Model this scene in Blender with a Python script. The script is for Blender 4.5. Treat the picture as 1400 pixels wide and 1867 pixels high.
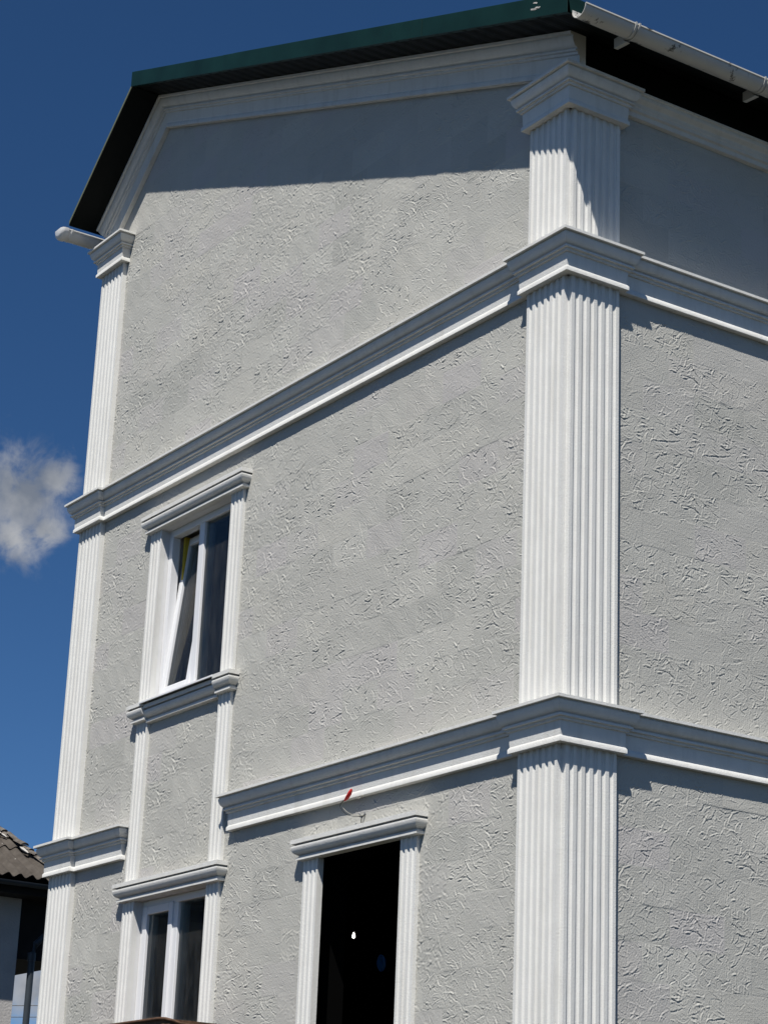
import bpy, math, random
import numpy as np
from mathutils import Vector, Matrix

for o in list(bpy.data.objects):
    bpy.data.objects.remove(o)
S = bpy.context.scene
C = S.collection
rnd = random.Random(7)

# ------------------------------------------------------------------ camera
cd = bpy.data.cameras.new('camera')
cam = bpy.data.objects.new('camera', cd)
C.objects.link(cam)
CAM = Vector((9.964, -7.832, 1.6))
RT = Vector((0.55839, 0.82864, 0.03948))
DN = Vector((-0.24715, 0.21160, -0.94559))
FW = Vector((-0.79191, 0.51825, 0.32295))
m = Matrix(((RT.x, -DN.x, -FW.x, CAM.x), (RT.y, -DN.y, -FW.y, CAM.y), (RT.z, -DN.z, -FW.z, CAM.z), (0, 0, 0, 1)))
cam.matrix_world = m
cd.sensor_fit = 'HORIZONTAL'
cd.sensor_width = 36.0
cd.lens = 36.0 * 4025.5 / 1400.0
cd.clip_end = 6000
S.camera = cam

# ------------------------------------------------------------------ sun, sky, exposure
SUN = Vector((1.0, -1.23, 2.65)).normalized()
sl = bpy.data.lights.new('sun', 'SUN')
sl.energy = 5.0
sl.angle = math.radians(0.5)
sl.color = (1.0, 0.965, 0.91)
so = bpy.data.objects.new('sun', sl)
C.objects.link(so)
so.rotation_euler = SUN.to_track_quat('Z', 'Y').to_euler()
so.location = (12, -14, 30)

W_ = bpy.data.worlds.new('World')
S.world = W_
W_.use_nodes = True
nt = W_.node_tree
N, L = nt.nodes, nt.links
N.clear()
out = N.new('ShaderNodeOutputWorld')
bg = N.new('ShaderNodeBackground')
bg.inputs['Strength'].default_value = 0.05
sky = N.new('ShaderNodeTexSky')
sky.sky_type = 'NISHITA'
sky.sun_disc = False
sky.sun_elevation = math.asin(SUN.z)
sky.sun_rotation = math.atan2(SUN.x, SUN.y)
sky.altitude = 1500
sky.air_density = 0.7
sky.dust_density = 0.0
sky.ozone_density = 5.0
tc = N.new('ShaderNodeTexCoord')
nz = N.new('ShaderNodeTexNoise')
nz.inputs['Scale'].default_value = 62.0
nz.inputs['Detail'].default_value = 9.0
nz.inputs['Roughness'].default_value = 0.6
nz.inputs['Distortion'].default_value = 0.3
L.new(tc.outputs['Generated'], nz.inputs['Vector'])
acc = None
puffs = [((-0.8705, 0.3760, 0.3190), 0.040), ((-0.8625, 0.3867, 0.3270), 0.020), ((-0.8764, 0.3767, 0.302), 0.024), ((-0.8690, 0.3880, 0.305), 0.017), ((-0.902, 0.417, 0.109), 0.03), ((-0.888, 0.335, 0.315), 0.045)]
cr = random.Random(3)
for k in range(10):
    a = -2.2 + k * 0.62 + cr.uniform(-.2, .2)
    if -0.75 < (a - 2.75 + math.pi) % (2 * math.pi) - math.pi < 0.9:
        continue
    e = cr.uniform(.12, .5)
    puffs.append(((math.cos(a) * math.cos(e), math.sin(a) * math.cos(e), math.sin(e)), cr.uniform(.05, .12)))
for c_, r_ in puffs:
    v = N.new('ShaderNodeVectorMath')
    v.operation = 'DISTANCE'
    L.new(tc.outputs['Generated'], v.inputs[0])
    v.inputs[1].default_value = Vector(c_).normalized()
    mr = N.new('ShaderNodeMapRange')
    mr.interpolation_type = 'SMOOTHSTEP'
    mr.inputs['From Min'].default_value = r_ * 1.25
    mr.inputs['From Max'].default_value = 0.0
    L.new(v.outputs['Value'], mr.inputs['Value'])
    if acc is None:
        acc = mr.outputs[0]
    else:
        mx = N.new('ShaderNodeMath')
        mx.operation = 'MAXIMUM'
        L.new(acc, mx.inputs[0])
        L.new(mr.outputs[0], mx.inputs[1])
        acc = mx.outputs[0]
ma = N.new('ShaderNodeMath'); ma.operation = 'MULTIPLY_ADD'
L.new(nz.outputs['Fac'], ma.inputs[0]); ma.inputs[1].default_value = 2.0; ma.inputs[2].default_value = -1.3
mb = N.new('ShaderNodeMath'); mb.operation = 'ADD'
L.new(ma.outputs[0], mb.inputs[0]); L.new(acc, mb.inputs[1])
mc = N.new('ShaderNodeMapRange'); mc.interpolation_type = 'SMOOTHSTEP'
mc.inputs['From Min'].default_value = 0.0; mc.inputs['From Max'].default_value = 0.75
L.new(mb.outputs[0], mc.inputs['Value'])
md = N.new('ShaderNodeMath'); md.operation = 'MULTIPLY'
L.new(mc.outputs[0], md.inputs[0]); L.new(acc, md.inputs[1])
mg = N.new('ShaderNodeMath'); mg.operation = 'MULTIPLY'; mg.use_clamp = True
L.new(md.outputs[0], mg.inputs[0]); mg.inputs[1].default_value = 1.0
hs = N.new('ShaderNodeHueSaturation'); hs.inputs['Saturation'].default_value = 1.16; hs.inputs['Value'].default_value = 1.4
L.new(sky.outputs[0], hs.inputs['Color'])
mixc = N.new('ShaderNodeMix'); mixc.data_type = 'RGBA'
L.new(mg.outputs[0], mixc.inputs['Factor'])
L.new(hs.outputs[0], mixc.inputs[6])
cn2 = N.new('ShaderNodeTexNoise'); cn2.inputs['Scale'].default_value = 30; cn2.inputs['Detail'].default_value = 6
L.new(tc.outputs['Generated'], cn2.inputs['Vector'])
cr2 = N.new('ShaderNodeValToRGB')
cr2.color_ramp.elements[0].position = .35; cr2.color_ramp.elements[0].color = (3.2, 3.7, 4.6, 1)
cr2.color_ramp.elements[1].position = .62; cr2.color_ramp.elements[1].color = (8.0, 8.2, 8.6, 1)
L.new(cn2.outputs['Fac'], cr2.inputs['Fac'])
L.new(cr2.outputs['Color'], mixc.inputs[7])
L.new(mixc.outputs[2], bg.inputs['Color'])
L.new(bg.outputs[0], out.inputs['Surface'])

S.view_settings.view_transform = 'Standard'
S.view_settings.look = 'None'
S.view_settings.gamma = 1.0
S.view_settings.exposure = 0.2
S.view_settings.use_curve_mapping = False
S.render.engine = 'CYCLES'
S.cycles.max_bounces = 8
S.cycles.diffuse_bounces = 1
S.cycles.transparent_max_bounces = 12

# ------------------------------------------------------------------ materials
def mat(name, color, rough=0.6, var=0.0, vscale=3.0, bump=0.0, bscale=80.0, metal=0.0, spec=0.3, color2=None, obj_var=0.0, stains=None, streak=None):
    M = bpy.data.materials.new(name)
    M.use_nodes = True
    t = M.node_tree
    n, l = t.nodes, t.links
    b = n['Principled BSDF']
    b.inputs['Roughness'].default_value = rough
    b.inputs['Metallic'].default_value = metal
    b.inputs['Specular IOR Level'].default_value = spec
    geo = n.new('ShaderNodeNewGeometry')
    colsock = None
    if var > 0 or color2:
        x = n.new('ShaderNodeTexNoise')
        x.inputs['Scale'].default_value = vscale
        x.inputs['Detail'].default_value = 6
        x.inputs['Roughness'].default_value = 0.6
        l.new(geo.outputs['Position'], x.inputs['Vector'])
        r = n.new('ShaderNodeValToRGB')
        c2 = color2 if color2 else tuple(c * (1 + var) for c in color)
        c1 = color if color2 else tuple(c * (1 - var) for c in color)
        r.color_ramp.elements[0].color = (*c1, 1)
        r.color_ramp.elements[1].color = (*c2, 1)
        r.color_ramp.elements[0].position = 0.3
        r.color_ramp.elements[1].position = 0.7
        l.new(x.outputs['Fac'], r.inputs['Fac'])
        colsock = r.outputs['Color']
    else:
        rg = n.new('ShaderNodeRGB')
        rg.outputs[0].default_value = (*color, 1)
        colsock = rg.outputs[0]
    if stains:
        scol, sscale, lo, hi = stains
        x = n.new('ShaderNodeTexNoise')
        x.inputs['Scale'].default_value = sscale
        x.inputs['Detail'].default_value = 8
        x.inputs['Roughness'].default_value = 0.65
        l.new(geo.outputs['Position'], x.inputs['Vector'])
        mr = n.new('ShaderNodeMapRange')
        mr.inputs['From Min'].default_value = lo
        mr.inputs['From Max'].default_value = hi
        l.new(x.outputs['Fac'], mr.inputs['Value'])
        mx = n.new('ShaderNodeMix'); mx.data_type = 'RGBA'
        l.new(mr.outputs[0], mx.inputs['Factor'])
        l.new(colsock, mx.inputs[6])
        mx.inputs[7].default_value = (*scol, 1)
        colsock = mx.outputs[2]
    if streak:                                             # rain-washed dust, runs down the face
        mp = n.new('ShaderNodeMapping'); mp.inputs['Scale'].default_value = (7, 7, .7)
        l.new(geo.outputs['Position'], mp.inputs['Vector'])
        x = n.new('ShaderNodeTexNoise'); x.inputs['Scale'].default_value = 1.6; x.inputs['Detail'].default_value = 8; x.inputs['Roughness'].default_value = .62
        l.new(mp.outputs[0], x.inputs['Vector'])
        mr = n.new('ShaderNodeMapRange'); mr.inputs['From Min'].default_value = .5; mr.inputs['From Max'].default_value = .8; mr.inputs['To Max'].default_value = .8
        l.new(x.outputs['Fac'], mr.inputs['Value'])
        mx = n.new('ShaderNodeMix'); mx.data_type = 'RGBA'
        l.new(mr.outputs[0], mx.inputs['Factor']); l.new(colsock, mx.inputs[6]); mx.inputs[7].default_value = (*streak, 1)
        colsock = mx.outputs[2]
    if obj_var > 0:
        oi = n.new('ShaderNodeObjectInfo')
        ad = n.new('ShaderNodeMath'); ad.operation = 'ADD'
        l.new(oi.outputs['Random'], ad.inputs[0]); l.new(geo.outputs['Random Per Island'], ad.inputs[1])
        fr = n.new('ShaderNodeMath'); fr.operation = 'FRACT'
        l.new(ad.outputs[0], fr.inputs[0])
        r = n.new('ShaderNodeValToRGB')
        e = r.color_ramp.elements
        v = obj_var
        e[0].position = 0.0; e[0].color = (1 - 1.6 * v, 1 - 1.5 * v, 1 - 1.5 * v, 1)
        e[1].position = 1.0; e[1].color = (1 + v, 1 + v, 1 + v, 1)
        for p_, c_ in ((.12, (1 - .5 * v, 1 - .5 * v, 1 - .5 * v, 1)), (.5, (1, 1, 1, 1)), (.72, (1 + .2 * v, 1 - .2 * v, 1 + .5 * v, 1)), (.8, (1 + .4 * v, 1 + .3 * v, 1 + .1 * v, 1))):
            q = e.new(p_); q.color = c_
        l.new(fr.outputs[0], r.inputs['Fac'])
        mx = n.new('ShaderNodeMix'); mx.data_type = 'RGBA'; mx.blend_type = 'MULTIPLY'
        mx.inputs['Factor'].default_value = 1.0
        l.new(colsock, mx.inputs[6]); l.new(r.outputs['Color'], mx.inputs[7])
        colsock = mx.outputs[2]
    l.new(colsock, b.inputs['Base Color'])
    if bump > 0:
        x = n.new('ShaderNodeTexNoise')
        x.inputs['Scale'].default_value = bscale
        x.inputs['Detail'].default_value = 5
        x.inputs['Roughness'].default_value = 0.65
        l.new(geo.outputs['Position'], x.inputs['Vector'])
        bp = n.new('ShaderNodeBump')
        bp.inputs['Strength'].default_value = 1.0
        bp.inputs['Distance'].default_value = bump
        l.new(x.outputs['Fac'], bp.inputs['Height'])
        l.new(bp.outputs['Normal'], b.inputs['Normal'])
    return M

M = {}
M['trim'] = mat('white_trim_paint', (0.745, 0.737, 0.70), 0.8, 0.035, 9, 0.0022, 95, spec=0.15, streak=(0.60, 0.585, 0.54))
M['wall'] = mat('grey_facade_coat', (0.485, 0.476, 0.434), 0.8, 0.05, 1.6, 0.0016, 120, spec=0.2, obj_var=0.055)
M['pvc'] = mat('white_pvc', (0.82, 0.82, 0.82), 0.35, 0.02, 4, spec=0.5)
M['reveal'] = mat('white_plaster_reveal', (0.74, 0.735, 0.72), 0.8, 0.05, 5, 0.001, 90)
M['gutter'] = mat('white_pvc_gutter', (0.56, 0.545, 0.50), 0.45, 0.05, 5, stains=((0.05, 0.045, 0.035), 6.0, 0.60, 0.64), spec=0.4)
M['gutter_sunlit'] = mat('white_pvc_gutter_sunlit', (0.78, 0.77, 0.75), 0.4, 0.04, 6, spec=0.4)  # paler unstained gutter copy, sunlight on the left gutter put into the colour
M['green'] = mat('dark_green_metal', (0.006, 0.026, 0.021), 0.45, 0.25, 3, spec=0.2, stains=((0.4, 0.42, 0.4), 30, 0.76, 0.8))
M['soffit'] = mat('dark_green_soffit', (0.0025, 0.004, 0.0037), 0.6, 0.1, 3, spec=0.12)
M['sheet_edge'] = mat('olive_sheet_edge', (0.15, 0.16, 0.10), 0.5, 0.1, 3)
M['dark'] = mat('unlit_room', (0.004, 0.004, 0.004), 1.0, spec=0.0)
M['foam'] = mat('yellow_foam', (0.55, 0.40, 0.04), 0.8, 0.1, 10)
M['red'] = mat('red_plastic', (0.62, 0.025, 0.02), 0.4)
M['wire'] = mat('grey_wire', (0.35, 0.33, 0.28), 0.5)
M['blackwire'] = mat('black_wire', (0.02, 0.02, 0.02), 0.5)
M['blue'] = mat('blue_plastic', (0.05, 0.25, 0.6), 0.35)
M['ground'] = mat('dusty_yard', (0.030, 0.030, 0.020), 0.9, color2=(0.045, 0.043, 0.030), vscale=0.6, bump=0.01, bscale=15)
M['asbestos'] = mat('weathered_asbestos', (0.045, 0.037, 0.03), 0.9, color2=(0.10, 0.087, 0.073), vscale=5, bump=0.01, bscale=35, stains=((0.42, 0.40, 0.36), 16, 0.66, 0.74))
M['ridge'] = mat('weathered_ridge_tile', (0.06, 0.05, 0.042), 0.9, color2=(0.2, 0.18, 0.155), vscale=9, bump=0.008, bscale=40)
M['mortar'] = mat('pale_mortar', (0.5, 0.48, 0.44), 0.9, 0.1, 12, 0.01, 40)
M['nwall'] = mat('pale_neighbour_render', (0.50, 0.48, 0.46), 0.9, 0.08, 4, 0.006, 40)
M['timber'] = mat('black_tarred_timber', (0.012, 0.011, 0.010), 0.7, 0.2, 8)
M['ngutter'] = mat('dark_grey_pipe', (0.045, 0.055, 0.065), 0.4, 0.1, 6)
M['rust'] = mat('rusty_brown_metal', (0.05, 0.025, 0.014), 0.7, color2=(0.13, 0.07, 0.04), vscale=25, bump=0.003, bscale=60)

gm = bpy.data.materials.new('window_glass')
gm.use_nodes = True
t = gm.node_tree; t.nodes.clear()
o_ = t.nodes.new('ShaderNodeOutputMaterial'); mx = t.nodes.new('ShaderNodeMixShader')
fr = t.nodes.new('ShaderNodeFresnel'); fr.inputs['IOR'].default_value = 1.42
tr = t.nodes.new('ShaderNodeBsdfTransparent'); tr.inputs['Color'].default_value = (0.72, 0.78, 0.76, 1)
gl = t.nodes.new('ShaderNodeBsdfGlossy'); gl.inputs['Roughness'].default_value = 0.02
t.links.new(fr.outputs[0], mx.inputs[0]); t.links.new(tr.outputs[0], mx.inputs[1]); t.links.new(gl.outputs[0], mx.inputs[2]); gd = t.nodes.new('ShaderNodeBsdfDiffuse'); gd.inputs['Color'].default_value = (0.5, 0.5, 0.47, 1)
gx = t.nodes.new('ShaderNodeTexNoise'); gx.inputs['Scale'].default_value = 7; gx.inputs['Detail'].default_value = 6
gg = t.nodes.new('ShaderNodeNewGeometry'); gp = t.nodes.new('ShaderNodeMapping'); gp.inputs['Scale'].default_value = (3, 3, .8)
t.links.new(gg.outputs['Position'], gp.inputs['Vector']); t.links.new(gp.outputs[0], gx.inputs['Vector'])
gr_ = t.nodes.new('ShaderNodeMapRange'); gr_.inputs['From Min'].default_value = .3; gr_.inputs['From Max'].default_value = .75; gr_.inputs['To Min'].default_value = .012; gr_.inputs['To Max'].default_value = .06
t.links.new(gx.outputs['Fac'], gr_.inputs['Value'])
mx2 = t.nodes.new('ShaderNodeMixShader')                     # grey diffuse film, imitates grey reflections in the panes
t.links.new(gr_.outputs[0], mx2.inputs[0]); t.links.new(mx.outputs[0], mx2.inputs[1]); t.links.new(gd.outputs[0], mx2.inputs[2])
t.links.new(mx2.outputs[0], o_.inputs[0])
M['glass'] = gm
bm_ = bpy.data.materials.new('lit_bulb')
bm_.use_nodes = True
b = bm_.node_tree.nodes['Principled BSDF']
b.inputs['Base Color'].default_value = (1, 1, 1, 1)
b.inputs['Emission Color'].default_value = (1, 0.96, 0.9, 1)
b.inputs['Emission Strength'].default_value = 3.0
M['bulb'] = bm_

# ------------------------------------------------------------------ mesh helpers
class MB:
    def __init__(s):
        s.v = []; s.f = []
    def add(s, vs, fs):
        b = len(s.v); s.v += [tuple(p) for p in vs]; s.f += [tuple(b + i for i in f) for f in fs]; return s
    def box(s, x0, x1, y0, y1, z0, z1):
        return s.add([(x0, y0, z0), (x1, y0, z0), (x1, y1, z0), (x0, y1, z0), (x0, y0, z1), (x1, y0, z1), (x1, y1, z1), (x0, y1, z1)],
                     [(0, 3, 2, 1), (4, 5, 6, 7), (0, 1, 5, 4), (1, 2, 6, 5), (2, 3, 7, 6), (3, 0, 4, 7)])
    def loft(s, rings, closed=True, caps=True):
        n = len(rings[0]); vs = [p for r in rings for p in r]; fs = []
        for i in range(len(rings) - 1):
            for j in range(n if closed else n - 1):
                k = (j + 1) % n
                fs.append((i * n + j, i * n + k, (i + 1) * n + k, (i + 1) * n + j))
        if caps:
            fs.append(tuple(range(n - 1, -1, -1))); fs.append(tuple((len(rings) - 1) * n + j for j in range(n)))
        return s.add(vs, fs)
    def tube(s, pts, r, n=8):
        pts = [Vector(p) for p in pts]; rings = []
        for i, p in enumerate(pts):
            t = (pts[min(i + 1, len(pts) - 1)] - pts[max(i - 1, 0)]).normalized()
            a = t.cross(Vector((0, 0, 1)) if abs(t.z) < .95 else Vector((1, 0, 0))).normalized(); b_ = t.cross(a)
            rr = r[i] if isinstance(r, (list, tuple)) else r
            rings.append([p + a * math.cos(q) * rr + b_ * math.sin(q) * rr for q in (2 * math.pi * k / n for k in range(n))])
        return s.loft(rings)
    def build(s, name, material, parent=None, smooth=None, bevel=0):
        me = bpy.data.meshes.new(name)
        me.from_pydata(s.v, [], s.f)
        import bmesh
        bm = bmesh.new(); bm.from_mesh(me); bmesh.ops.recalc_face_normals(bm, faces=bm.faces); bm.to_mesh(me); bm.free()
        me.materials.append(M[material])
        o = bpy.data.objects.new(name, me)
        C.objects.link(o)
        if parent:
            o.parent = parent
        if smooth:
            me.polygons.foreach_set('use_smooth', [True] * len(me.polygons))
            me.set_sharp_from_angle(angle=math.radians(smooth))
        if bevel:
            md_ = o.modifiers.new('bevel', 'BEVEL'); md_.width = bevel; md_.segments = 2; md_.limit_method = 'ANGLE'
        return o

def box(name, material, parent, *a, bevel=0):
    return MB().box(*a).build(name, material, parent, bevel=bevel)

def empty(name, loc=(0, 0, 0)):
    o = bpy.data.objects.new(name, None); C.objects.link(o); o.location = loc; return o

def tag(o, label=None, cat=None, group=None, kind=None):
    if label: o['label'] = label
    if cat: o['category'] = cat
    if group: o['group'] = group
    if kind: o['kind'] = kind
    return o

def offset(path, p):
    """mitred offset of an open polyline to its right side"""
    P = [Vector(q) for q in path]; outp = []
    for i, q in enumerate(P):
        ns = []
        if i > 0:
            d = (P[i] - P[i - 1]).normalized(); ns.append(Vector((d.y, -d.x)))
        if i < len(P) - 1:
            d = (P[i + 1] - P[i]).normalized(); ns.append(Vector((d.y, -d.x)))
        if len(ns) == 1:
            outp.append(q + ns[0] * p)
        else:
            outp.append(q + (ns[0] + ns[1]) * (p / (1 + ns[0].dot(ns[1]))))
    return outp

def sweep(path, prof, ztop):
    """prof: (out, drop) from top to bottom; plan path; outward = right side"""
    mb = MB()
    offs = [offset(path, p) for p, _ in prof]
    rings = [[(offs[j][i].x, offs[j][i].y, ztop - prof[j][1]) for j in range(len(prof))] for i in range(len(path))]
    return mb.loft(rings)

def curve_pts(a, b_, bulge, n=5):
    a = Vector(a); b_ = Vector(b_); d = b_ - a; nrm = Vector((d.y, -d.x)); r = []
    for i in range(n + 1):
        u = i / n
        r.append(tuple(a + d * u + nrm * bulge * math.sin(math.pi * u)))
    return r

def s_curve(a, b_, n=8, amt=.16):
    a = Vector(a); b_ = Vector(b_); d = b_ - a; nrm = Vector((d.y, -d.x)); r = []
    for i in range(n + 1):
        u = i / n
        r.append(tuple(a + d * u + nrm * amt * math.sin(2 * math.pi * u)))
    return r

# ------------------------------------------------------------------ dimensions
WW, D, WS, WS2 = 6.703, 0.0428, 0.374, 0.366
ZT1, ZT2 = 4.777, 7.777
ZCT, ZCL = 8.955, 10.215
SR, SL_ = 0.368, 0.87                 # roof slopes right / left of the apex
AX, AZ = -5.76, 11.355                # soffit apex
OV = 0.377                            # verge overhang
def soffit(x):
    return AZ - SR * (x - AX) if x >= AX else AZ - SL_ * (AX - x)

CORN = [(-.012, 0), (.115, 0), (.115, .018), (.091, .020), (.091, .027), (.097, .030), (.095, .044), (.090, .060), (.083, .074), (.074, .085), (.062, .092),
        (.058, .094), (.058, .100), (.070, .102), (.070, .114), (.054, .116), (.052, .132), (.039, .135), (.037, .200), (.035, .222), (.0445, .236), (.0445, .260), (-.012, .260)]
HEAD = [(-.012, 0), (.070, 0), (.070, .030), (.042, .032), (.042, .044)] + [(.064, .045)] + curve_pts((.066, .050), (.026, .104), .17, 8) + \
       [(.020, .105), (.020, .118), (.037, .120), (.037, .137), (-.012, .144)]

# ------------------------------------------------------------------ ground
g = MB(); g.add([(-3000, -3000, 0), (3000, -3000, 0), (3000, 3000, 0), (-3000, 3000, 0)], [(0, 1, 2, 3)])
tag(g.build('ground', 'ground'), kind='structure')

# ------------------------------------------------------------------ the house
house = tag(empty('house', (0, 0, 0)), 'grey textured house with white fluted corner pilasters and green roof', 'house')
PX = {'a': (-5.41, -5.232), 'b': (-4.112, -3.930)}          # fluted strips of the window bay
PD = {'a': (-2.776, -2.594), 'b': (-1.612, -1.428)}         # fluted strips of the dark opening
HOLES = [(-5.232, -4.112, 5.725, 7.164), (-5.232, -4.112, 2.75, 4.166), (-2.73, -1.49, 1.4, 4.20)]

def wall_front(mb, plane, u0, u1, z0, ztop, holes):
    us = sorted({u0, u1, *[h[0] for h in holes], *[h[1] for h in holes], *([AX] if plane == 'y' else [])})
    zs = sorted({z0, 8.4, *[h[2] for h in holes], *[h[3] for h in holes]})
    f = (lambda u, z: (u, .012, z)) if plane == 'y' else (lambda u, z: (-.012, u, z))
    for i in range(len(us) - 1):
        for j in range(len(zs) - 1):
            a, b_, c_, d_ = us[i], us[i + 1], zs[j], zs[j + 1]
            if any(a >= h[0] - 1e-6 and b_ <= h[1] + 1e-6 and c_ >= h[2] - 1e-6 and d_ <= h[3] + 1e-6 for h in holes):
                continue
            mb.add([f(a, c_), f(b_, c_), f(b_, d_), f(a, d_)], [(0, 1, 2, 3)])
        mb.add([f(us[i], 8.4), f(us[i + 1], 8.4), f(us[i + 1], ztop(us[i + 1])), f(us[i], ztop(us[i]))], [(0, 1, 2, 3)])
mb = MB(); wall_front(mb, 'y', -WW, 0, 0, lambda u: soffit(u) + .02, HOLES)
gable_wall = mb.build('gable_wall', 'wall', house)
mb = MB(); wall_front(mb, 'x', 0, 10, 0, lambda u: 9.2, [])
side_wall = mb.build('side_wall', 'wall', house)
mb = MB()
mb.add([(-WW, 0, 0), (-WW, 10, 0), (-WW, 10, soffit(-WW)), (-WW, 0, soffit(-WW))], [(0, 1, 2, 3)])
mb.add([(-WW, 10, 0), (0, 10, 0), (0, 10, soffit(0)), (AX, 10, AZ), (-WW, 10, soffit(-WW))], [(0, 1, 2, 3, 4)])
mb.build('rear_wall', 'wall', house)
# unlit rooms behind the openings
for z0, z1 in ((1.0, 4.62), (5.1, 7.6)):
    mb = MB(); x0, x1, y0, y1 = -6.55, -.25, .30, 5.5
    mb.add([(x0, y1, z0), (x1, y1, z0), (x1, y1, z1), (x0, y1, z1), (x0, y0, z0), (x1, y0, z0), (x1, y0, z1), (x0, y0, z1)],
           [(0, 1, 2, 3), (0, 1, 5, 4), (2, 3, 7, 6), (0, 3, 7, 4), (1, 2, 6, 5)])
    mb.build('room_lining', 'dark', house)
# dark jambs of the unfinished opening
x0, x1, z0, z1 = HOLES[2]
mb = MB()
mb.add([(x0, .011, z0), (x0, .31, z0), (x0, .31, z1), (x0, .011, z1), (x1, .011, z0), (x1, .31, z0), (x1, .31, z1), (x1, .011, z1)], [(0, 1, 2, 3), (4, 5, 6, 7), (2, 3, 7, 6)])
mb.build('rough_jamb', 'dark', house)

# ---- facade panels: pressed strand relief, modelled
PW, PH = 0.43, 0.222
def strand_height(seed, nu, nv, dens, rough):
    r = np.random.default_rng(seed)
    u = np.linspace(0, PW, nu); v = np.linspace(0, PH, nv)
    U, V = np.meshgrid(u, v)
    H = np.zeros_like(U)
    for _ in range(5):                                   # slow unevenness
        kx, kz, ph = r.uniform(-30, 30), r.uniform(-30, 30), r.uniform(0, 6.28)
        H += 0.0003 * np.sin(kx * U + kz * V + ph)
    cl = r.uniform([0, 0], [PW, PH], (5, 2))
    th0 = r.uniform(-.5, .5)
    bigf = r.uniform(.2, .45)
    for _ in range(dens):
        c0 = cl[r.integers(5)] + r.normal(0, .06, 2) if r.random() < .15 else r.uniform([-.01, -.01], [PW + .01, PH + .01])
        big = r.random() < bigf
        ln = r.uniform(.04, .13) if big else r.uniform(.016, .045)
        th = th0 + r.normal(0, .8) if r.random() < .6 else r.uniform(0, math.pi)
        bend = r.normal(0, 7 if big else 14)
        sg = max(.75 * PW / nu, r.uniform(.0025, .0040) if big else r.uniform(.0019, .0030))
        amp = rough * (r.uniform(.0010, .0024) if big else r.uniform(.0006, .0014)) * (1 if r.random() < .7 else -1)
        du, dv = U - c0[0], V - c0[1]
        a = du * math.cos(th) + dv * math.sin(th)
        b_ = -du * math.sin(th) + dv * math.cos(th) - bend * a * a + .0012 * np.sin(a * 130 + r.uniform(0, 6))
        env = np.clip(1 - np.abs(a) / (ln * .5), 0, 1) ** .6
        g_ = np.exp(-.5 * (b_ / sg) ** 2)
        lip = np.exp(-.5 * ((b_ + 2.2 * sg) / (1.3 * sg)) ** 2)
        H += env * amp * (g_ - .5 * lip)
    for _ in range(34):                                  # fine grain
        kx, kz, ph = r.uniform(-520, 520), r.uniform(-520, 520), r.uniform(0, 6.28)
        H += 0.00006 * np.sin(kx * U + kz * V + ph)
    ed_ = np.minimum(np.minimum(U, PW - U), np.minimum(V, PH - V))
    H *= .12 + .88 * np.clip(ed_ / .008, 0, 1)
    return np.clip(H * 1.3, -.0035, .006)

NVAR = 14
DENS = [150, 180, 120, 160, 190, 110, 155, 135, 170, 150, 140, 165, 125, 175]
ROUGH = [.95, 1.15, .65, 1.0, .9, .6, .9, .8, 1.05, 1.25, .9, 1.15, .55, 1.1]
VAR = [strand_height(100 + k, 135, 70, DENS[k], ROUGH[k]) for k in range(NVAR)]
VARC = [strand_height(100 + k, 82, 42, DENS[k], ROUGH[k] * 1.15) for k in range(NVAR)]
def panel_arrays(H, gap=-.0006):
    h = H; nv, nu = h.shape
    u = np.linspace(gap, PW - gap, nu); v = np.linspace(gap, PH - gap, nv)
    U, V = np.meshgrid(u, v)
    Y = -h.copy()
    Y[0, :] += .0002; Y[-1, :] += .0002; Y[:, 0] += .0002; Y[:, -1] += .0002
    co = np.stack([U, Y, V], -1).reshape(-1, 3)
    idx = np.arange(nv * nu).reshape(nv, nu)
    q = np.stack([idx[:-1, :-1], idx[:-1, 1:], idx[1:, 1:], idx[1:, :-1]], -1).reshape(-1, 4)
    return co, q
def np_mesh(name, co, q, material):
    me = bpy.data.meshes.new(name)
    me.vertices.add(len(co)); me.vertices.foreach_set('co', np.ascontiguousarray(co, dtype=np.float32).ravel())
    me.loops.add(len(q) * 4); me.loops.foreach_set('vertex_index', np.ascontiguousarray(q, dtype=np.int32).ravel())
    me.polygons.add(len(q)); me.polygons.foreach_set('loop_start', np.arange(len(q), dtype=np.int32) * 4)
    me.polygons.foreach_set('use_smooth', np.ones(len(q), dtype=bool))
    me.update(calc_edges=True)
    me.materials.append(M[material])
    return me
PMESH = [np_mesh('facade_panel', *panel_arrays(H), 'wall') for H in VAR]

def keep_gable(x, z):
    k = (x > -WW + .02) & (x < -.001)
    s = np.where(x >= AX, AZ - SR * (x - AX), AZ - SL_ * (AX - x))
    k &= z < s - .15
    for h in ((-5.30, -4.04, 5.66, 7.22), (-5.30, -4.04, 2.70, 4.22), (-2.69, -1.53, 1.4, 4.20)):
        k &= ~((x > h[0]) & (x < h[1]) & (z > h[2]) & (z < h[3]))
    return k
def keep_side(y, z):
    return (y > .001) & (z < 8.86)

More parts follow.
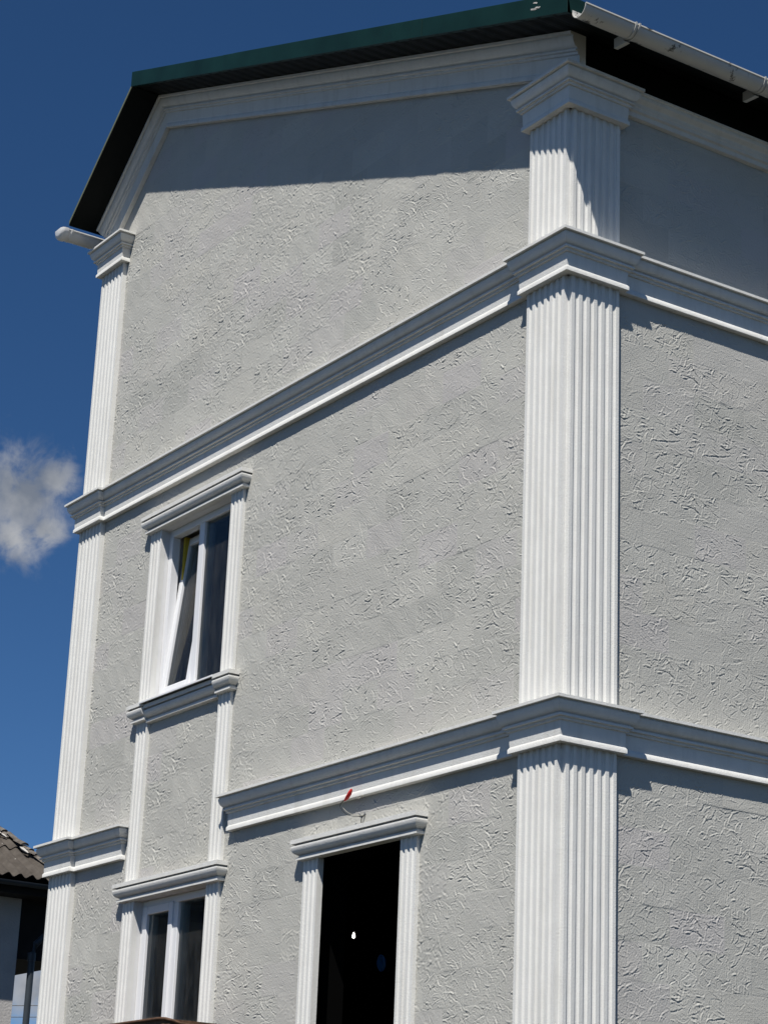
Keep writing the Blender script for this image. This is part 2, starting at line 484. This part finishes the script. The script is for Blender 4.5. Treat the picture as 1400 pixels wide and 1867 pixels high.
slots = []
pr = random.Random(11)
for row in range(0, 42):
    z0 = 2.19 + row * PH
    for k in range(-1, 17):
        x0 = -(k + 1) * PW + (.5 * PW if row % 2 else 0) - .055
        slots.append(('g', x0, z0))
    for k in range(-1, 9):
        y0 = k * PW + (.5 * PW if row % 2 else 0) - .04
        slots.append(('s', y0, z0 - .085))
cand = []
for w, u0, z0 in slots:
    uu = np.linspace(0, PW, 9)[:, None] + u0; zz = np.linspace(0, PH, 7)[None, :] + z0
    uu, zz = np.broadcast_arrays(uu, zz)
    kf = (keep_gable if w == 'g' else keep_side)(uu, zz)
    if not kf.any():
        continue
    c_ = Vector((u0 + PW / 2, 0, z0 + PH / 2)) if w == 'g' else Vector((0, u0 + PW / 2, z0 + PH / 2))
    v = c_ - CAM
    px = 700 + 4025 * v.dot(RT) / v.dot(FW); py = 933 + 4025 * v.dot(DN) / v.dot(FW)
    vis = -30 < px < 1430 and -30 < py < 1900
    nrm = Vector((0, -1, 0)) if w == 'g' else Vector((1, 0, 0))
    score = (abs(v.normalized().dot(nrm)) / v.length_squared) * kf.mean() if vis else 0
    cand.append((score, w, u0, z0, bool(kf.all())))
cand.sort(key=lambda t_: -t_[0])
bco, bq, nb = [], [], 0
for i, (score, w, u0, z0, full) in enumerate(cand):
    vi = pr.randrange(NVAR); flip = pr.random() < .5
    proud = pr.uniform(-.0002, .0002) if pr.random() < .93 else pr.choice((-.0009, .0009))
    if i < 300 and score > 0:
        if full:
            me = PMESH[vi]
            if flip:
                loc = Vector((PW, proud, PH)); rot = Matrix.Rotation(math.pi, 4, 'Y')
            else:
                loc = Vector((0, proud, 0)); rot = Matrix.Identity(4)
        else:
            co, q = panel_arrays(VARC[vi]); loc = Vector((0, proud, 0)); rot = Matrix.Identity(4)
            cen = co[q].mean(1)
            kk = (keep_gable if w == 'g' else keep_side)(cen[:, 0] + u0, cen[:, 2] + z0)
            q = q[kk]
            used = np.unique(q); remap = -np.ones(len(co), int); remap[used] = np.arange(len(used))
            me = np_mesh('facade_panel', co[used], remap[q], 'wall')
        o = bpy.data.objects.new('facade_panel', me); C.objects.link(o)
        if w == 'g':
            o.matrix_world = Matrix.Translation((u0, 0, z0)) @ Matrix.Translation(loc) @ rot
            o.parent = gable_wall
        else:
            o.matrix_world = Matrix.Translation((0, u0, z0)) @ Matrix.Rotation(math.pi / 2, 4, 'Z') @ Matrix.Translation(loc) @ rot
            o.parent = side_wall
    else:
        H = VARC[vi] if score > 0 else VARC[vi][::6, ::6]
        H = H[::-1, ::-1] if flip else H
        co, q = panel_arrays(H)
        if not full:
            cen = co[q].mean(1)
            q = q[(keep_gable if w == 'g' else keep_side)(cen[:, 0] + u0, cen[:, 2] + z0)]
            used = np.unique(q); remap = -np.ones(len(co), int); remap[used] = np.arange(len(used)); co = co[used]; q = remap[q]
        co = co.copy(); co[:, 1] += proud
        if w == 'g':
            co = co + np.array([u0, 0, z0])
        else:
            co = np.stack([-co[:, 1], co[:, 0] + u0, co[:, 2] + z0], -1)
        bco.append(co); bq.append(q + nb); nb += len(co)
o = bpy.data.objects.new('panel_cladding', np_mesh('panel_cladding', np.concatenate(bco), np.concatenate(bq), 'wall'))
C.objects.link(o); o.parent = house; tag(o, kind='stuff')

# ---- fluted pilasters
def flutes(L_, n, edge, depth, arc=.56, seg=6):
    """points (u, inward depth) along a face of length L_"""
    p = (L_ - 2 * edge) / n; r = [(0, 0)]
    for k in range(n):
        a = edge + k * p + p * (1 - arc) / 2; b_ = a + p * arc
        for i in range(seg + 1):
            th = math.pi * i / seg
            r.append(((a + b_) / 2 - (b_ - a) / 2 * math.cos(th), depth * math.sin(th)))
    r.append((L_, 0)); return r

def corner_section():
    c_ = .036; pts = [(-WS, .02)]
    pts += [(-WS + u, -D + t_) for u, t_ in flutes(WS + D - c_, 6, .011, .012)]
    pts += [(D - c_ + .002, -D + c_ - .004), (D - c_ + .004, -D + c_ - .002)]     # re-entrant corner between the two boards
    pts += [(D - t_, -D + c_ + u) for u, t_ in flutes(WS + D - c_, 6, .011, .012)]
    pts.append((-.02, WS)); return pts
def left_section():
    pts = [(-WW + .02, WS2), (-WW - D, WS2), (-WW - D, -D)]
    pts += [(-WW - D + u, -D + t_) for u, t_ in flutes(WS2 + D, 6, .012, .012)][1:]
    pts.append((-WW + WS2, .02)); return pts
def strip_section(x0, x1, d=.026):
    pts = [(x0, .02)] + [(x0 + u, -d + t_) for u, t_ in flutes(x1 - x0, 3, .009, .0095, .58)] + [(x1, .02)]
    return pts
def extrude(sec, z0, z1):
    return MB().loft([[(x, y, z0) for x, y in sec], [(x, y, z1) for x, y in sec]])

H_ = .26
cp = [(0.02 - 0, WS), (D, WS)]
for z0, z1 in ((0, 1.9), (1.9002, 3.8996), (3.900, ZT1 - H_ + .004), (ZT1 - .003, ZT2 - H_ + .004), (ZT2 - .003, ZCT - H_ + .004)):
    extrude(corner_section(), z0, z1).build('corner_pilaster', 'trim', house, smooth=35)
for z0, z1 in ((0, 1.9), (1.9002, 3.8497), (3.850, ZT1 - H_ + .004), (ZT1 - .003, 6.1997), (6.2, ZT2 - H_ + .004), (ZT2 - .003, ZCL - H_ + .004)):
    extrude(left_section(), z0, z1).build('edge_pilaster', 'trim', house, smooth=35)

# capitals
path_corner = [(-WS, .02), (-WS, -D), (D, -D), (D, WS), (-.02, WS)]
sweep(path_corner, CORN, ZCT).build('capital', 'trim', house, smooth=35)
path_left = [(-WW + .02, WS2), (-WW - D, WS2), (-WW - D, -D), (-WW + WS2, -D), (-WW + WS2, .02)]
sweep(path_left, CORN, ZCL).build('capital', 'trim', house, smooth=35)
# string cornices
p_l = [(-WW, 9.9), (-WW, WS2), (-WW - D, WS2), (-WW - D, -D), (-WW + WS2, -D), (-WW + WS2, 0)]
p_r = [(-WS, 0), (-WS, -D), (D, -D), (D, WS), (0, WS), (0, 9.9)]
sweep(p_l + p_r, CORN, ZT2).build('string_cornice', 'trim', house, smooth=35)
sweep(p_l + [(-5.53, 0), (-5.53, .02)], CORN, ZT1).build('string_cornice', 'trim', house, smooth=35)
sweep([(-3.795, .02), (-3.795, 0)] + p_r, CORN, ZT1).build('string_cornice', 'trim', house, smooth=35)
# eave moulding of the side wall
EAVE = [(-.012, 0), (.115, 0), (.115, .014), (.104, .017)] + s_curve((.102, .02), (.062, .085), 7, .13) + [(.055, .09), (.055, .112), (.034, .117), (.034, .150), (-.012, .153)]
sweep([(0, WS), (0, 9.9)], EAVE, ZCT + .004).build('eave_moulding', 'trim', house, smooth=35)
# raking moulding under the verge
def rake_pt(h):
    """bottom line offset h below the soffit: left end, apex mitre, right end"""
    n1 = Vector((-SR, -1)).normalized(); n2 = Vector((SL_, -1)).normalized()
    det = n1.x * n2.y - n1.y * n2.x
    a = (h * n2.y - n1.y * h) / det; b_ = (n1.x * h - n2.x * h) / det
    ap = (AX + a, AZ + b_)
    xr = .13; zr = soffit(xr) - h / math.cos(math.atan(SR))
    d2 = Vector((-1, -SL_)).normalized(); e = Vector((AX, AZ)) + d2 * 1.40 + n2 * h
    return [(e.x, e.y), ap, (xr, zr)]
RK = [(p, d_ * 1.07 + .002) for p, d_ in CORN]
rings = []
for i in range(3):
    rings.append([(rake_pt(d_)[i][0], -p, rake_pt(d_)[i][1]) for p, d_ in RK])
MB().loft(rings).build('raking_moulding', 'trim', house, smooth=35)

# ---- window surrounds
def strips(xs, z0, z1):
    for x0, x1 in xs:
        extrude(strip_section(x0, x1), z0, z1).build('fluted_strip', 'trim', house, smooth=35)
def header(x0, x1, zt):
    sweep([(x0, .02), (x0, -.026), (x1, -.026), (x1, .02)], HEAD, zt).build('window_header', 'trim', house, smooth=35)
bay = (PX['a'], PX['b'])
header(-5.415, -3.925, 7.310)
strips(bay, 5.720, 7.170)
sweep([(-5.415, .02), (-5.415, -.026), (-5.230, -.026)], HEAD, 5.722).build('sill_block', 'trim', house, smooth=35)
sweep([(-4.112, -.026), (-3.925, -.026), (-3.925, .02)], HEAD, 5.722).build('sill_block', 'trim', house, smooth=35)
sweep([(-5.228, -.004), (-4.114, -.004)], HEAD, 5.700).build('sill_moulding', 'trim', house, smooth=35)
strips(bay, 4.300, 5.582)
header(-5.415, -3.925, 4.306)
strips(bay, 1.6, 4.168)
header(-2.782, -1.422, 4.312)
strips((PD['a'], PD['b']), 0.9, 4.174)

# ---- windows
def window(z0, z1, tilt):
    x0, x1 = -5.232, -4.112
    yf = .052
    w = empty('window', ((x0 + x1) / 2, yf, z0)); w.parent = house
    inv = Matrix.Translation(-Vector(w.location))
    def put(o):
        o.parent = w; o.matrix_parent_inverse = inv; return o
    fr = MB(); f = .058
    fr.box(x0, x0 + f, yf, yf + .07, z0, z1).box(x1 - f, x1, yf, yf + .07, z0, z1)
    fr.box(x0 + f, x1 - f, yf, yf + .07, z1 - f, z1).box(x0 + f, x1 - f, yf, yf + .07, z0, z0 + f)
    xm0, xm1 = -4.735, -4.655
    fr.box(xm0, xm1, yf + .001, yf + .069, z0 + f, z1 - f)
    put(fr.build('frame', 'pvc', bevel=.004))
    # plastered reveal
    rv = MB()
    rv.add([(x0, .0195, z0), (x0, .30, z0), (x0, .30, z1), (x0, .0195, z1)], [(0, 1, 2, 3)])
    rv.add([(x1, .0195, z0), (x1, .30, z0), (x1, .30, z1), (x1, .0195, z1)], [(0, 1, 2, 3)])
    rv.add([(x0, -.02, z1), (x1, -.02, z1), (x1, .30, z1), (x0, .30, z1)], [(0, 1, 2, 3)])
    rv.add([(x0, .0, z0), (x1, .0, z0), (x1, .30, z0), (x0, .30, z0)], [(0, 1, 2, 3)])
    put(rv.build('reveal', 'reveal'))
    # sash
    sx0, sx1, sz0, sz1 = x0 + f - .012, xm0 + .012, z0 + f - .010, z1 - f + .010
    s_ = .062; sh = MB()
    sh.box(0, s_, 0, .06, 0, sz1 - sz0).box(sx1 - sx0 - s_, sx1 - sx0, 0, .06, 0, sz1 - sz0)
    sh.box(s_, sx1 - sx0 - s_, 0, .06, 0, s_).box(s_, sx1 - sx0 - s_, 0, .06, sz1 - sz0 - s_, sz1 - sz0)
    so_ = put(sh.build('sash', 'pvc', bevel=.005))
    so_.location = (sx0, yf - .012, sz0)
    so_.rotation_euler = (-math.radians(tilt), 0, 0)
    gk = MB().box(s_ - .006, s_, .018, .03, s_, sz1 - sz0 - s_).box(sx1 - sx0 - s_, sx1 - sx0 - s_ + .006, .018, .03, s_, sz1 - sz0 - s_)
    pg = MB().box(s_ - .01, sx1 - sx0 - s_ + .01, .024, .040, s_ - .01, sz1 - sz0 - s_ + .01).build('pane', 'glass')
    pg.parent = w; pg.matrix_parent_inverse = inv; pg.location = so_.location; pg.rotation_euler = so_.rotation_euler
    put(MB().box(xm1 - .01, x1 - f + .01, yf + .024, yf + .040, z0 + f - .01, z1 - f + .01).build('pane', 'glass'))
    # inside handle
    hz = (z0 + z1) / 2 - .12
    hd = MB().tube([(xm1 + .03 + (.28 if tilt else .10), yf + .10, hz + .03), (xm1 + .05 + (.28 if tilt else .10), yf + .13, hz), (xm1 + .07 + (.28 if tilt else .10), yf + .13, hz - .09)], .011)
    put(hd.build('handle', 'pvc', smooth=60))
    if tilt:
        put(MB().box(x0 + .075, x0 + .105, yf + .09, yf + .16, z0 + .1, z1 - .05).build('foam_strip', 'foam'))
    return w
w1 = window(5.735, 7.164, 6.0)
w2 = window(2.75, 4.166, 0.0)
# plastic drip sill of the upper window
mb = MB()
sec = [(.06, 5.752), (-.100, 5.722), (-.106, 5.718), (-.106, 5.706), (-.098, 5.706), (-.098, 5.714), (.06, 5.742)]
mb.loft([[(-5.250, y, z) for y, z in sec], [(-4.098, y, z) for y, z in sec]])
mb.build('drip_sill', 'pvc', house)
box('window_apron', 'trim', house, -5.230, -4.114, .0, .03, 2.4, 2.745)

# ---- roof
roof = box('roof_deck', 'green', house, 0, 1, 0, 1, 0, 1)
mb = MB()
XE = .425
mb.loft([[(AX, y, AZ + .012), (XE, y, soffit(XE) + .012), (XE, y, soffit(XE) + .125), (AX, y, AZ + .15)] for y in (-OV + .012, 10.4)])
roof.data.clear_geometry(); roof.data.from_pydata(mb.v, [], mb.f); roof.data.materials.clear(); roof.data.materials.append(M['green'])
# ribbed underside
mb = MB(); n = 150; rows = []
for y in (-OV + .006, 10.38):
    r_ = []
    for i in range(n + 1):
        x = AX + (XE - AX) * i / n
        r_.append((x, y, soffit(x) + (.006 if i % 4 in (0, 1) else -.002)))
    rows.append(r_)
mb.loft(rows, closed=False, caps=False)
mb.build('ribbed_soffit', 'soffit', house)
XL = -6.845
def lroof(mb, y0, y1, lo, hi):
    return mb.loft([[(AX - .005, y, AZ + lo), (AX - .005, y, AZ + hi), (XL, y, soffit(XL) + hi), (XL, y, soffit(XL) + lo)] for y in (y0, y1)])
lroof(MB(), -OV + .004, 10.4, .012, .045).build('steep_roof_sheet', 'sheet_edge', house)
lroof(MB(), -OV + .008, 10.38, .0, .011).build('steep_soffit', 'soffit', house)
mb = MB(); mb.loft([[(AX - .06, y, AZ + .06), (AX - .02, y, AZ + .148), (AX + .10, y, AZ + .116), (AX + .10, y, AZ + .106), (AX - .01, y, AZ + .14), (AX - .05, y, AZ + .05)] for y in (-OV + .02, 10.4)])
mb.build('ridge_flashing', 'green', house)
# verge trim in lapped lengths
segs = [(AX - .03, -4.06, 0), (-4.10, -3.86, .003), (-3.90, -1.2, .006), (-1.24, .432, .003)]
for a, b_, dy in segs:
    mb = MB(); y = -OV - dy
    def vt(x):
        z = AZ - SR * (x - AX)
        return [(x, y, z - .002), (x, y, z + .143), (x, y + .10, z + .15), (x, y + .10, z + .146), (x, y + .004, z + .139), (x, y + .004, z + .002), (x, y + .03, z + .006), (x, y + .03, z - .002)]
    mb.loft([vt(a), vt(b_)])
    mb.build('verge_trim', 'green', house, bevel=.002)
sc_ = random.Random(9)
for cx_, dz_, w_ in ((.10, .105, .030), (.085, .060, .055), (.125, .068, .035)):
    mb = MB(); z_ = AZ - SR * (cx_ - AX) + dz_
    pts = [(cx_ + w_ * math.cos(q) * sc_.uniform(.5, 1), z_ - SR * w_ * math.cos(q) * .8 + .009 * math.sin(q) * sc_.uniform(.4, 1.2)) for q in (2 * math.pi * k / 11 for k in range(11))]
    mb.loft([[(x, -OV - .0045, z) for x, z in pts], [(x, -OV - .002, z) for x, z in pts]])
    mb.build('paint_scuff', 'mortar', house)
box('eave_shade_strip', 'soffit', house, -.01, .095, -.02, 10.2, ZCT + .006, 9.19)  # near-black strip added to paint the shade between moulding and soffit

# ---- gutters
def gutter(cx, zr, r, y0, y1, capped, stops, gmat='gutter'):
    mb = MB(); n = 14
    def ring(y, rr=r, th=.005):
        o_r = [(cx + rr * math.cos(a), y, zr - rr * math.sin(a)) for a in (math.pi * k / n for k in range(n + 1))]
        i_r = [(cx + (rr - th) * math.cos(a), y, zr - (rr - th) * math.sin(a)) for a in (math.pi * k / n for k in range(n, -1, -1))]
        return [(cx + rr + .006, y, zr + .004), (cx + rr + .006, y, zr - .006)] + o_r + [(cx - rr - .001, y, zr + .012), (cx - rr + th, y, zr + .012)] + i_r
    mb.loft([ring(y0), ring(y1)])
    g_ = mb.build('gutter', gmat, house, smooth=40)
    if capped:
        mb = MB()
        rings = []
        for y, s in ((y0 + .05, 1.12), (y0 + .035, 1.12), (y0 + .032, 1.05), (y0 + .010, 1.05), (y0 + .006, 1.16), (y0 - .030, 1.16), (y0 - .05, 1.05), (y0 - .064, .7)):
            rings.append([(cx + r * s * math.cos(a), y, zr + .006 - r * s * math.sin(a) * 1.0) for a in (math.pi * k / n for k in range(n + 1))])
        mb.loft(rings)
        mb.build('end_cap', gmat, g_, smooth=50)
    for y in stops:
        mb = MB(); rr = r + .013
        for dy in (-.022, .006):
            o_r = [(cx + rr * math.cos(a), zr + .008 - rr * math.sin(a)) for a in (math.pi * k / n for k in range(n + 1))]
            i_r = [(cx + (rr - .014) * math.cos(a), zr + .008 - (rr - .014) * math.sin(a)) for a in (math.pi * k / n for k in range(n, -1, -1))]
            mb.loft([[(p, y + dy, z) for p, z in o_r + i_r], [(p, y + dy + .013, z) for p, z in o_r + i_r]])
        sgn = -1 if cx > 0 else 1
        mb.loft([[(cx + sgn * .02, y + t_, zr - rr - .006), (cx + sgn * (r + .075), y + t_, zr - rr + .004), (cx + sgn * (r + .075), y + t_, zr - .01), (cx + sgn * (r + .0), y + t_, zr - .012), (cx + sgn * .05, y + t_, zr - rr + .018)] for t_ in (-.016, .014)])
        mb.build('bracket', gmat, g_, smooth=40)
    return g_
gutter(.490, 9.096, .069, -.335, 10.3, False, (.085, 1.19, 2.3, 3.4, 4.5))
gutter(-6.985, 10.408, .082, -.35, 10.3, True, (.9, 2.0), 'gutter_sunlit')

# ------------------------------------------------------------------ neighbour house
nb_ = tag(empty('neighbour_house', (-18, 1, 0)), 'old neighbouring house with corrugated grey roof and dark eaves beside the pilaster', 'house')
def npart(o):
    o.parent = nb_; o.matrix_parent_inverse = Matrix.Translation((18, -1, 0)); return o
XW, YC, XEV, ZEV, TA = -15.28, 3.595, -14.86, 5.90, .543
npart(MB().box(-24, XW, -12, YC, 0, 5.84).build('wall', 'nwall'))
rf = npart(MB().add([(XEV - .02, -12.5, ZEV - .03), (XEV - .02, 4.25, ZEV - .03), (-19.6, 3.0, ZEV - .03 + TA * 4.74), (-19.6, -12.5, ZEV - .03 + TA * 4.74), (-24.3, 4.25, ZEV - .03), (-24.3, -12.5, ZEV - .03)],
    [(0, 1, 2, 3), (1, 4, 2), (2, 4, 5, 3)]).build('roof_deck', 'timber'))
pitch = .158
def hip_y(x):
    return 3.86 - .25 * (XEV - x)
def sheet(y0, y1, s0, s1, lift, seed):
    """corrugated sheet between roof distances s0 (eave side) and s1"""
    r_ = random.Random(seed); nn = max(2, int(round((y1 - y0) / pitch * 8))); mb = MB(); rings = []
    ca, sa = 1 / math.sqrt(1 + TA * TA), TA / math.sqrt(1 + TA * TA)
    skew = r_.uniform(-.006, .006)
    for s, lf in ((s0, lift + .022), (s0 + .02, lift + .022), ((s0 + s1) / 2, lift + .010), (s1, lift)):
        top, bot = [], []
        x = XEV + .05 - s * ca; z = ZEV - .02 + (s - .06) * sa
        for i in range(nn + 1):
            y = min(y0 + (y1 - y0) * i / nn, hip_y(x) + .12)
            h = .024 * math.cos(2 * math.pi * (y0 + (y1 - y0) * i / nn) / pitch) + lf + .035
            top.append((x + sa * h, y + skew * s, z + ca * h)); bot.append((x + sa * (h - .010), y + skew * s, z + ca * (h - .010)))
        rings.append(top + bot[::-1])
    mb.loft(rings)
    return mb.build('corrugated_sheet', 'asbestos', smooth=50)
seed = 1
for r_i in range(5):
    for k in range(15):
        y1 = 3.98 - k * 1.106 - (0 if r_i % 2 == 0 else .0)
        o = npart(sheet(y1 - 1.13, y1, r_i * 1.02, r_i * 1.02 + 1.2, .012 * (k % 2), seed)); o.parent = rf
        o.matrix_parent_inverse = Matrix.Identity(4) if False else (nb_.matrix_world.inverted() if False else Matrix.Translation((0, 0, 0)))
        seed += 1
# broken ridge tiles and mortar along the hip
rr_ = random.Random(5)
for k in range(26):
    s = -.05 + k * .155
    x = XEV - s / 1.12; y = hip_y(x) + .06; z = ZEV + .075 + (s / 1.12) * TA
    mb = MB(); lw = rr_.uniform(.04, .065); tl = rr_.uniform(.17, .24)
    dirv = Vector((-1, -.25, TA)).normalized(); side = Vector((-.25, 1, 0)).normalized(); up = dirv.cross(side).normalized()
    if up.z < 0: up = -up
    rings = []
    for q in (0, tl):
        p = Vector((x, y, z)) + dirv * q + up * rr_.uniform(-.01, .035)
        arc = [p + side * lw * math.cos(a) + up * lw * .55 * math.sin(a) for a in (math.pi * i / 6 for i in range(7))]
        inn = [p + side * (lw - .014) * math.cos(a) + up * (lw * .55 - .014) * math.sin(a) for a in (math.pi * i / 6 for i in range(6, -1, -1))]
        rings.append(arc + inn)
    mb.loft(rings)
    o = npart(mb.build('ridge_tile', 'ridge')); o.parent = rf; o.matrix_parent_inverse = Matrix.Identity(4)
    if rr_.random() < .35:
        p = Vector((x, y, z)) - side * (lw + .02) + dirv * .06
        mb = MB(); sz = rr_.uniform(.010, .02)
        mb.tube([p - dirv * sz * 5, p - dirv * sz * 2, p + dirv * sz * 2, p + dirv * sz * 5], [sz * .3, sz * .8, sz, sz * .3], 6)
        o = npart(mb.build('mortar_lump', 'mortar')); o.parent = rf; o.matrix_parent_inverse = Matrix.Identity(4)
# eaves: boxed soffit, gutter, dark end of the eaves and downpipe
npart(MB().box(-24, XEV - .06, -12.3, 4.1, 5.70, 5.83).build('boxed_eaves', 'timber'))
mb = MB()
for y0, y1 in ((-12, 3.93),):
    mb.loft([[(XEV + .04 + .055 * math.cos(a), y, 5.83 - .055 * math.sin(a)) for a in (math.pi * k / 8 for k in range(9))] for y in (y0, y1)])
npart(mb.build('gutter', 'ngutter', smooth=40))
npart(MB().box(-19.5, XW - .05, YC - .005, 4.35, 4.98, 5.72).build('porch_beam', 'timber'))
mb = MB(); mb.tube([(XW + .09, 3.75, 0), (XW + .09, 3.755, 5.02), (XW + .10, 3.79, 5.16), (XW + .16, 4.05, 5.44), (XW + .18, 4.12, 5.72)], .042, 10)
npart(mb.build('downpipe', 'ngutter', smooth=50))
npart(MB().tube([(XW + .09, 3.752, 4.95), (XW + .09, 3.752, 5.05)], .052, 10).build('pipe_collar', 'ngutter', smooth=50))

# ------------------------------------------------------------------ small things
def ray(px, py, depth):
    return CAM + (RT * ((px - 700) / 4025.5) + DN * ((py - 933.5) / 4025.5) + FW) * depth
for i, (py, lab) in enumerate(((1829, 'upper of two thin overhead cables crossing the sky gap'), (1850, 'lower of two thin overhead cables crossing the sky gap'))):
    a, b_ = ray(-700, py - 8, 62), ray(500, py + 10, 62)
    n = 12; pts = []
    for k in range(n + 1):
        p = a.lerp(b_, k / n); p.z -= .25 * (1 - (2 * k / n - 1) ** 2) - .2; pts.append(p)
    tag(MB().tube(pts, .011, 6).build('overhead_cable', 'blackwire'), lab, 'cable', 'overhead cables')

# loose wire with red connector
mb = MB()
def hang(pts, n=6):
    P = [Vector(p) for p in pts]; r_ = []
    for i in range(len(P) - 1):
        p0, p1, p2, p3 = P[max(i - 1, 0)], P[i], P[i + 1], P[min(i + 2, len(P) - 1)]
        for k in range(n):
            t_ = k / n
            r_.append(.5 * ((2 * p1) + (p2 - p0) * t_ + (2 * p0 - 5 * p1 + 4 * p2 - p3) * t_ ** 2 + (3 * p1 - p0 - 3 * p2 + p3) * t_ ** 3))
    r_.append(P[-1]); return r_
wr = tag(empty('loose_wire', (-2.076, 0, 4.395)), 'loose grey wire with red connector sticking out above the dark opening', 'wire')
def wput(o):
    o.parent = wr; o.matrix_parent_inverse = Matrix.Translation((2.076, 0, -4.395)); return o
wput(MB().tube(hang([(-2.08, .01, 4.395), (-2.09, -.05, 4.385), (-2.17, -.07, 4.41), (-2.235, -.075, 4.455), (-2.225, -.085, 4.485), (-2.19, -.09, 4.498)]), .0022, 6).build('wire_loop', 'wire'))
wput(MB().tube(hang([(-2.085, .01, 4.390), (-2.10, -.06, 4.378), (-2.18, -.08, 4.402), (-2.25, -.085, 4.455), (-2.235, -.09, 4.482), (-2.19, -.092, 4.500)]), .002, 6).build('wire_loop', 'blackwire'))
wput(MB().tube([(-2.195, -.09, 4.494), (-2.175, -.092, 4.502), (-2.155, -.095, 4.510), (-2.12, -.10, 4.530), (-2.105, -.10, 4.548), (-2.10, -.10, 4.556)], [.006, .010, .013, .014, .010, .004], 8).build('connector', 'red', smooth=50))
wput(MB().tube(hang([(-2.11, -.047, 4.503), (-2.07, -.052, 4.497), (-2.04, -.05, 4.512)]), .004, 6).build('wire_scrap', 'wire'))
wput(MB().tube(hang([(-2.07, .0, 4.40), (-2.085, -.02, 4.375), (-2.105, -.01, 4.345)]), .003, 6).build('wire_tail', 'blackwire'))

# inside the dark opening
bl = tag(empty('light_bulb', (-3.70, 1.0, 4.62)), 'small lit bare bulb hanging inside the dark opening', 'bulb')
def lput(o):
    o.parent = bl; o.matrix_parent_inverse = Matrix.Translation((3.70, -1.0, -4.62)); return o
lput(MB().tube([(-3.70, 1, 4.62), (-3.70, 1, 3.93)], .004, 6).build('flex', 'blackwire'))
lput(MB().tube([(-3.70, 1, 3.93), (-3.70, 1, 3.895)], .014, 8).build('socket', 'blackwire'))
lput(MB().tube([(-3.70, 1, 3.895), (-3.70, 1, 3.885), (-3.70, 1, 3.870), (-3.70, 1, 3.858), (-3.70, 1, 3.852)], [.003, .007, .0115, .012, .005], 12).build('glass_globe', 'bulb', smooth=60))
mb = MB(); cc = Vector((-3.32, 1.0, 3.64)); nd = (CAM - cc).normalized(); aa = nd.cross(Vector((0, 0, 1))).normalized(); bb = nd.cross(aa)
nd2 = (nd + aa * .9).normalized(); aa = nd2.cross(Vector((0, 0, 1))).normalized(); bb = nd2.cross(aa)
rings = []
for off, rr2 in ((-.012, .030), (-.006, .048), (.006, .050), (.012, .042), (.008, .030)):
    rings.append([cc + nd2 * off + aa * rr2 * .8 * math.cos(q) + bb * rr2 * 1.2 * math.sin(q) for q in (2 * math.pi * k / 20 for k in range(20))])
mb.loft(rings)
tag(mb.build('plastic_disc', 'blue', smooth=50), 'small blue oval plastic disc hanging inside the dark opening', 'disc')

# rusty canopy edge just below the lower window
cn = tag(empty('canopy', (-5.0, 0, 3.0)), 'rusty brown sheet-metal canopy edge in front of the lower left window', 'canopy')
def cput(o):
    o.parent = cn; o.matrix_parent_inverse = Matrix.Translation((5.0, 0, -3.0)); return o
mb = MB()
def slab(z0, z1, inset):
    pts = []
    x0, x1, y0, y1, r_ = -5.75 + inset, -3.49 - inset, -.60 + inset, -.12 - inset, .09
    pts += [(x0, y0)]
    for k in range(7):
        a = -math.pi / 2 + math.pi / 2 * k / 6
        pts.append((x1 - r_ + r_ * math.cos(a), y0 + r_ + r_ * math.sin(a)))
    pts += [(x1, y1), (x0, y1)]
    return [[(x, y, z0) for x, y in pts], [(x, y, z1) for x, y in pts]]
mb.loft(slab(3.045, 3.118, .004))
cput(mb.build('canopy_sheet', 'rust', smooth=40))
cput(MB().tube([(-5.75, -.605, 3.124), (-3.59, -.605, 3.124), (-3.535, -.590, 3.120), (-3.50, -.55, 3.108), (-3.485, -.50, 3.092), (-3.485, -.12, 3.07)], .011, 8).build('rolled_rim', 'rust', smooth=50))
for x, y in ((-5.65, -.55), (-3.6, -.52), (-5.65, -.17), (-3.6, -.17)):
    cput(MB().box(x - .02, x + .02, y - .02, y + .02, 0, 3.046).build('post', 'rust'))
